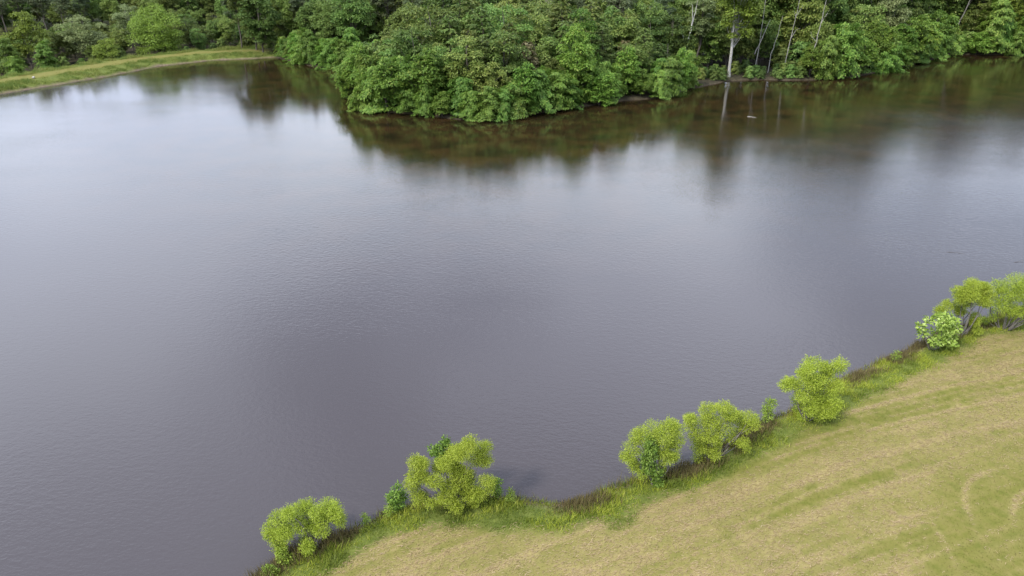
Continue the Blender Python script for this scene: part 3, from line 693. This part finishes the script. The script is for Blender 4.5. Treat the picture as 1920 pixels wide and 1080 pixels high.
# --- trees behind the dam
DG = 'small trees behind the dam'
special(-97.7, 202, 'round_tree', 'large rounded light green tree behind the dam', make_broad(321, 14.3, 6.6, 0.03, 120, 150, 0.42, 0.42, 'lime', cl=0.30), keep=6)
special(-114.5, 196, 'willow_like_tree', 'loose pale green willow-like tree with two lobes behind the dam', make_broad(322, 12.0, 4.4, 0.10, 60, 150, 0.42, 0.5, 'sage', cl=0.33), keep=4)
special(-106.5, 190.5, 'round_shrub', 'small rounded bright green shrub between the two larger trees behind the dam', make_broad(323, 7.2, 3.0, 0.03, 46, 140, 0.34, 0.45, 'lime', cl=0.36), cat='shrub', keep=2.5)
special(-113, 217, 'pale_sapling_tree', 'thin pale yellow-green tree behind the willow-like one', make_broad(324, 13.5, 3.4, 0.2, 40, 120, 0.42, 0.6, 'sage', cl=0.3), keep=3)
special(-106, 215, 'pale_sapling_tree', 'slim pale tree close beside the large rounded tree', make_broad(325, 12.6, 2.8, 0.15, 36, 120, 0.42, 0.6, 'lime', cl=0.33), keep=3)
special(-124.5, 187, 'yellowish_tree', 'yellowish green tree among dark trees behind the dam', make_broad(326, 13.5, 4.0, 0.12, 56, 130, 0.45, 0.55, 'lime'), keep=3.5)
for x, y, sc in ((-116.5, 181, 0.95), (-124, 178, 1.1), (-120, 174, 0.8), (-131, 180, 1.1), (-110, 185, 0.5), (-128, 171, 0.9)):
    special(x, y, 'dark_shrub_tree', 'dark green spreading shrub tree on the back slope of the dam', P_ARCH[pr.randrange(5)], group='dark shrub trees behind the dam', keep=2.5, rot=pr.random() * 6, sc=sc)
for x, y, sc in ((-71, 207, 0.55), (-76, 206, 0.5), (-67.5, 203, 0.6), (-84, 205, 0.5), (-63.5, 199, 0.7), (-89, 199, 0.4)):
    special(x, y, 'low_shrub', 'low rough shrub where the dam meets the wood', P_UNDER[pr.randrange(2)], cat='shrub', group='low shrubs at the end of the dam', keep=2, rot=pr.random() * 6, sc=sc)

for x, y, sc in ((-44.5, 172.8, 0.95), (-37.5, 170.5, 1.1), (-31, 167.5, 1.0), (-27.5, 162, 0.9)):
    special(x, y, 'shore_tree', 'bushy green tree overhanging the inlet by the dam', P_ARCH[pr.randrange(5)], group='overhanging trees at the inlet', keep=2.2, rot=pr.random() * 6, sc=sc)
# --- scattered trees
def scatter(n_try, box, ok, dist, fn, seed):
    r = random.Random(seed); k = 0
    xs = np.array([r.uniform(box[0], box[2]) for _ in range(n_try)]); ys = np.array([r.uniform(box[1], box[3]) for _ in range(n_try)])
    s, d3 = lake(xs, ys)
    for x, y, si, dn, dd, dw in zip(xs, ys, s, d3[0], d3[1], d3[2]):
        if not in_view(x, y) or not ok(x, y, si, dd, dw) or not free(x, y, dist): continue
        taken.append((x, y, dist)); fn(x, y, si, r); k += 1
    return k

def gap(x, y):      # open shaded strip of bank round the pale trunk
    return 36.5 < x < 63 and y < 156
MARKS = [(46.0, 151.9, 'the thick pale trunk'), (12.0, 129.5, 'the narrow fresh green tree'), (2.6, 122.3, 'the feathery tan tree'), (36, 153.5, 'the forked bare trunk'),
         (118.3, 198.6, 'the slanting bare trunk'), (139, 203, 'the yellow-green rounded tree'), (92, 178.5, 'the pale sage crown'), (66, 159, 'the fork-topped bare stem'),
         (57, 156.5, 'the thin bare stems'), (-24, 128, 'the blunt end of the point'), (-6, 113, 'the foremost tip of the point'), (26, 131, 'the cove side of the point'),
         (21.5, 139, 'the small brownish tree'), (-42, 170, 'the inlet'), (-60, 190, 'the end of the dam'), (104, 184, 'the bend of the far cove'), (78, 160, 'the bushy mid cove'),
         (-97.7, 202, 'the large rounded tree'), (-114.5, 196, 'the two-lobed willow-like tree'), (-124.5, 187, 'the yellowish tree')]
def near_mark(x, y):
    return min(MARKS, key=lambda m_: (m_[0] - x) ** 2 + (m_[1] - y) ** 2)[2]
def size_word(sc, lo, hi):
    return 'small' if sc < lo else 'large' if sc > hi else 'medium-sized'
def f_arch(x, y, s, r):
    sc = r.uniform(0.7, 1.35) * (1.25 if x > 62 else 1.0)
    lab, g = (('bushy bright green tree overhanging the water round the point', 'overhanging trees round the point') if x < 36 and y < 150 and x > -31 else
              ('bushy green tree overhanging the water along the far cove', 'overhanging trees along the far cove') if x > 36 else
              ('bushy green tree overhanging the inlet by the dam', 'overhanging trees at the inlet'))
    lab = size_word(sc, 0.9, 1.25) + ' ' + lab.split(' round')[0].split(' along')[0].split(' by the')[0] + ' near ' + near_mark(x, y)
    arch = r.random() < 0.7
    lab = lab.replace('bushy', 'drooping' if arch else 'round-tufted')
    plant('shore_tree', lab, 'tree', x, y, both(P_ARCH[r.randrange(5)] if arch else P_SHORE[r.randrange(3)]), g, r.random() * 6.28, sc, zs=r.uniform(0.8, 1.25))
print('arch', scatter(9000, (-60, 108, 150, 212), lambda x, y, s, dd, dw: -0.3 < s < 2.6 and dw < dd and not gap(x, y), 2.25, f_arch, 1))
def f_under(x, y, s, r):
    plant('understory_bush', 'low dark green bush on the shaded bank', 'bush', x, y, both(P_UNDER[r.randrange(2)]), 'low bushes on the shaded bank', r.random() * 6.28, r.uniform(0.32, 0.55))
print('under', scatter(2500, (36, 148, 64, 160), lambda x, y, s, dd, dw: 0.3 < s < 6, 1.8, f_under, 2))
def point(x, y): return -30 < x < 34 and y < 163 and y < 150 + 0.3 * (34 - x)
def f_mid(x, y, s, r):
    hmul = 0.70 + 0.030 * min(s, 16)
    if r.random() < 0.62:
        plant('feathery_tree', ('feathery tree with level sprays, %s, near %s' % ('behind the shore bushes' if s < 7 else 'amid the point', near_mark(x, y))), 'tree', x, y, both(P_LAYER[r.randrange(4)]), 'feathery trees on the point', r.random() * 6.28, hmul * r.uniform(0.85, 1.12))
    else:
        plant('leafy_tree', ('dense leafy tree, %s, near %s' % ('behind the shore bushes' if s < 7 else 'amid the point', near_mark(x, y))), 'tree', x, y, both(P_MID[r.randrange(3)]), 'leafy trees on the point', r.random() * 6.28, hmul * r.uniform(0.85, 1.12))
print('mid', scatter(9000, (-32, 108, 40, 166), lambda x, y, s, dd, dw: 2.6 < s and point(x, y), 3.8, f_mid, 3))
def f_fill(x, y, s, r):
    plant('understory_tree', 'half-grown dark tree behind the shore bushes near ' + near_mark(x, y), 'tree', x, y, both(P_UNDER[r.randrange(2)] if r.random() < 0.5 else P_MID[r.randrange(3)]), 'half-grown trees in the wood', r.random() * 6.28, r.uniform(0.8, 1.35))
print('fill', scatter(6000, (36, 150, 150, 214), lambda x, y, s, dd, dw: 2.4 < s < 11 and dw < dd and not (36.5 < x < 63 and y < 160), 3.6, f_fill, 5))
def f_tall(x, y, s, r):
    lab, g = (('tall dark green tree of the wood along the far cove', 'tall trees along the far cove') if x > 36 else
              ('tall dark green tree of the wood behind the point', 'tall trees behind the point') if x > -34 else
              ('tall dark green tree of the wood beside the inlet', 'tall trees beside the inlet'))
    sc = r.uniform(0.85, 1.12) * (0.76 if x < -34 else 1.4 if x > 85 else 1.0 if x > 44 else 0.78)
    lab = lab.split(' of the wood')[0] + (' at the front of the wood near ' if s < 12 else ' deep in the wood behind ') + near_mark(x, y)
    g = 'tall trees near ' + near_mark(x, y)
    if r.random() < 0.2:
        plant('pine_tree', lab.replace('dark green tree', 'grey-green pine'), 'tree', x, y, both(P_PINE[r.randrange(2)]), g.replace('trees', 'pines'), r.random() * 6.28, sc)
    else:
        plant('tall_tree', lab, 'tree', x, y, both(P_TALL[r.randrange(5)]), g, r.random() * 6.28, sc)
print('tall', scatter(12000, (-75, 150, 165, 232), lambda x, y, s, dd, dw: 3.2 < s < 34 and dw < dd + 2 and not point(x, y) and not (36.5 < x < 63 and y < 159), 5.2, f_tall, 4))
def f_back(x, y, s, r):
    plant('dam_back_tree', 'half-grown leafy tree in the hollow behind the dam near ' + near_mark(x, y), 'tree', x, y, both((P_MID + P_UNDER)[r.randrange(5)]), 'half-grown trees in the hollow behind the dam', r.random() * 6.28, r.uniform(0.55, 0.85))
print('back', scatter(3000, (-190, 180, -62, 246), lambda x, y, s, dd, dw: 27 < s < 70, 5.0, f_back, 7))
def f_far(x, y, s, r):
    k = r.randrange(7)
    lab = ('leafy dark tree' if k < 5 else 'open-crowned grey-green pine') + (' at the edge' if y < 250 else ' deep') + ' of the distant wood behind ' + near_mark(x, y)
    plant('far_tree', lab, 'tree', x, y, both((P_TALL + P_PINE)[k]), 'trees of the distant wood beyond the dam', r.random() * 6.28, r.uniform(0.85, 1.05) * (0.70 if y < 265 and x < -84 else 1.0))
print('far', scatter(4000, (-230, 212, -62, 300), lambda x, y, s, dd, dw: (y > 226 or x > -84) and s > 22 and y - 0.3 * (x + 62) < 300, 6.5, f_far, 6))

# ---------------------------------------------------------------- grass and hay
def blade_mesh(name, P, hgt, wid, lean, mat, r):
    n = len(P); a = r.random(n) * 6.283
    sd = np.stack([np.cos(a), np.sin(a), np.zeros(n)], 1) * (wid * 0.5)[:, None]
    b = r.random(n) * 6.283
    tip = P + np.stack([np.cos(b) * lean, np.sin(b) * lean, hgt], 1)
    V = np.stack([P - sd, P + sd, tip], 1).reshape(-1, 3)
    return mesh_np(name, V, np.arange(n * 3).reshape(-1, 3), mat)

def stuff(name, me_, label, cat):
    o = link(bpy.data.objects.new(name, me_)); tag(o, label, cat, kind='stuff'); return o

r = np.random.default_rng(77)
def near_points(n):
    x = r.uniform(-14, 44, n); y = r.uniform(15, 47, n)
    D = y * 0.906 + 9.3
    k = np.abs(x) < 0.76 * D + 1.5
    x, y = x[k], y[k]
    h_, s_, d_, w_ = height(x, y, True)
    k = (s_ > -0.25) & (d_[0] < d_[1]) & (d_[0] < d_[2])
    return x[k], y[k], h_[k], s_[k]
x, y, z, s = near_points(900000)
fr_ = 2.3 + 1.8 * (fbm(x, y, 5.0, 52, 3) - 0.5); nz = fbm(x, y, 1.6, 51, 3) - 0.5
mn = sstep(fr_ - 0.7, fr_ + 0.5, s + nz)
u = r.random(x.size)
# mown stubble
k = (u < mn * (0.16 + 0.30 * fbm(x, y, 2.0, 61, 3)))
P = np.stack([x, y, z - 0.01], 1)[k]; n = len(P)
stuff('mown_grass', blade_mesh('mown_grass', P, 0.02 + 0.035 * r.random(n), 0.015 + 0.018 * r.random(n), 0.03 + 0.06 * r.random(n), M['grass_mown'], r), 'short mown yellow-green grass of the hay field', 'grass')
# rough bank grass in clumps
cl = fbm(x, y, 0.8, 63, 3)
brown = sstep(0.50, 0.62, fbm(x, y, 2.6, 67, 3)) * sstep(1.5, 0.4, s) + sstep(0.55, 0.1, s) * 0.2
k = (u < (1 - mn) * 0.98) & (r.random(x.size) > brown)
P = np.stack([x, y, z - 0.03], 1)[k]; n = len(P); c_ = cl[k]
hg = (0.08 + 0.50 * np.clip(c_ - 0.25, 0, 1)) * (0.3 + 1.0 * r.random(n)) * (0.45 + 0.55 * (1 - mn[k]))
stuff('rough_grass', blade_mesh('rough_grass', P, hg, 0.022 + 0.03 * r.random(n), hg * 1.1 * r.random(n), M['grass_rough'], r), 'rough uncut green grass fringing the near bank', 'grass')
k = (u < (1 - mn)) & (r.random(x.size) < brown)
P = np.stack([x, y, z - 0.03], 1)[k]; n = len(P); c_ = cl[k]
hg = (0.16 + 0.80 * np.clip(c_ - 0.2, 0, 1)) * (0.3 + 1.1 * r.random(n))
stuff('brown_weeds', blade_mesh('brown_weeds', P, hg, 0.02 + 0.025 * r.random(n), hg * 0.6 * r.random(n), M['grass_brown'], r), 'brown dead weeds along the waterline of the near bank', 'weeds')
# cut hay lying in rows
sd_ = straw_density(x, y)
k = (r.random(x.size) < np.clip(sd_ - 0.12, 0, 1) * 0.50 * mn)
P = np.stack([x, y, z + 0.02 + 0.03 * r.random(x.size)], 1)[k]; n = len(P)
a = R(22) + r.normal(size=n) * 0.5
A = np.stack([np.cos(a), np.sin(a), r.normal(size=n) * 0.04], 1)
ln = 0.09 + 0.18 * r.random(n)
Vh, Fh = leaves(P - A * ln[:, None] * 0.5, A, np.tile([[0, 0, 1.0]], (n, 1)) + r.normal(size=(n, 3)) * 0.08, ln, 0.012 + 0.014 * r.random(n))
stuff('cut_hay', mesh_np('cut_hay', Vh, Fh, M['straw']), 'pale cut hay lying in long rows on the mown field', 'hay')
print('near blades', len(x))
# dam grass
x = r.uniform(-135, -56, 330000); y = r.uniform(108, 215, 330000)
k = np.abs(x) < 0.76 * (y * 0.906 + 9.3) + 4; x, y = x[k], y[k]
h_, s_, d_, w_ = height(x, y, True)
k = (s_ > 0.5) & (s_ < 21) & (d_[1] < d_[2]); x, y, z, s = x[k], y[k], h_[k], s_[k]
pth = sstep(4.2, 5.4, s) * sstep(11.3, 9.8, s)
k = r.random(x.size) < 1 - 0.55 * pth
x, y, z, s, pth = x[k], y[k], z[k], s[k], pth[k]
cl = fbm(x, y, 2.2, 71, 3); n = len(x)
hg = (0.06 + 1.5 * np.clip(cl - 0.30, 0, 1) * (1 + 0.7 * sstep(11, 14, s))) * (0.5 + 0.7 * r.random(n)) * (1 - 0.82 * pth)
P = np.stack([x, y, z - 0.03], 1)
for nm, q, mt, lb in (('dam_path_grass', pth > 0.5, 'grass_mown', 'short straw-coloured grass of the mown track on the dam'), ('dam_grass', pth <= 0.5, 'grass_dam', 'long green grass on the slopes of the dam')):
    stuff(nm, blade_mesh(nm, P[q], hg[q], 0.07 + 0.07 * r.random(q.sum()), hg[q] * 0.6 * r.random(q.sum()), M[mt], r), lb, 'grass')

# ---------------------------------------------------------------- small things
def driftwood(x, y, pts, label, rad, mat):
    me_ = make_snag(int(abs(x * 10)), [(pts, rad, rad * 0.4)], mat, 6)
    me_.name = 'floating_branch'
    o = link(bpy.data.objects.new('floating_branch', me_)); o.location = (x, y, 0.0); tag(o, label, 'branch')
driftwood(38.3, 111.7, [(-0.5, 0.55, 0.03), (-0.1, 0.1, 0.08), (0.6, -0.35, 0.02)], 'pale bent branch floating off the pale trunk', 0.045, 'pale')
driftwood(37.5, 54.3, [(-0.7, 0.1, 0.0), (0.0, -0.1, 0.06), (0.6, -0.25, 0.0)], 'dark thin branch floating in the open water', 0.014, 'bark')
driftwood(41.8, 52.2, [(-0.8, -0.1, 0.0), (0.0, 0.1, 0.08), (0.9, 0.3, 0.05)], 'dark twig at the water near the dense dome willow', 0.014, 'bark')
# pale stone on the dam slope
r = np.random.default_rng(5)
import bmesh
bm = bmesh.new(); bmesh.ops.create_icosphere(bm, subdivisions=2, radius=0.32)
for v in bm.verts:
    v.co *= 1 + 0.22 * r.normal(); v.co.z *= 0.7
me = bpy.data.meshes.new('stone'); bm.to_mesh(me); bm.free(); me.materials.append(M['rock'])
o = link(bpy.data.objects.new('stone', me)); o.location = (-97.6, 146.0, hz(-97.6, 146.0) + 0.18); tag(o, 'single pale stone in the grass of the dam slope', 'stone')
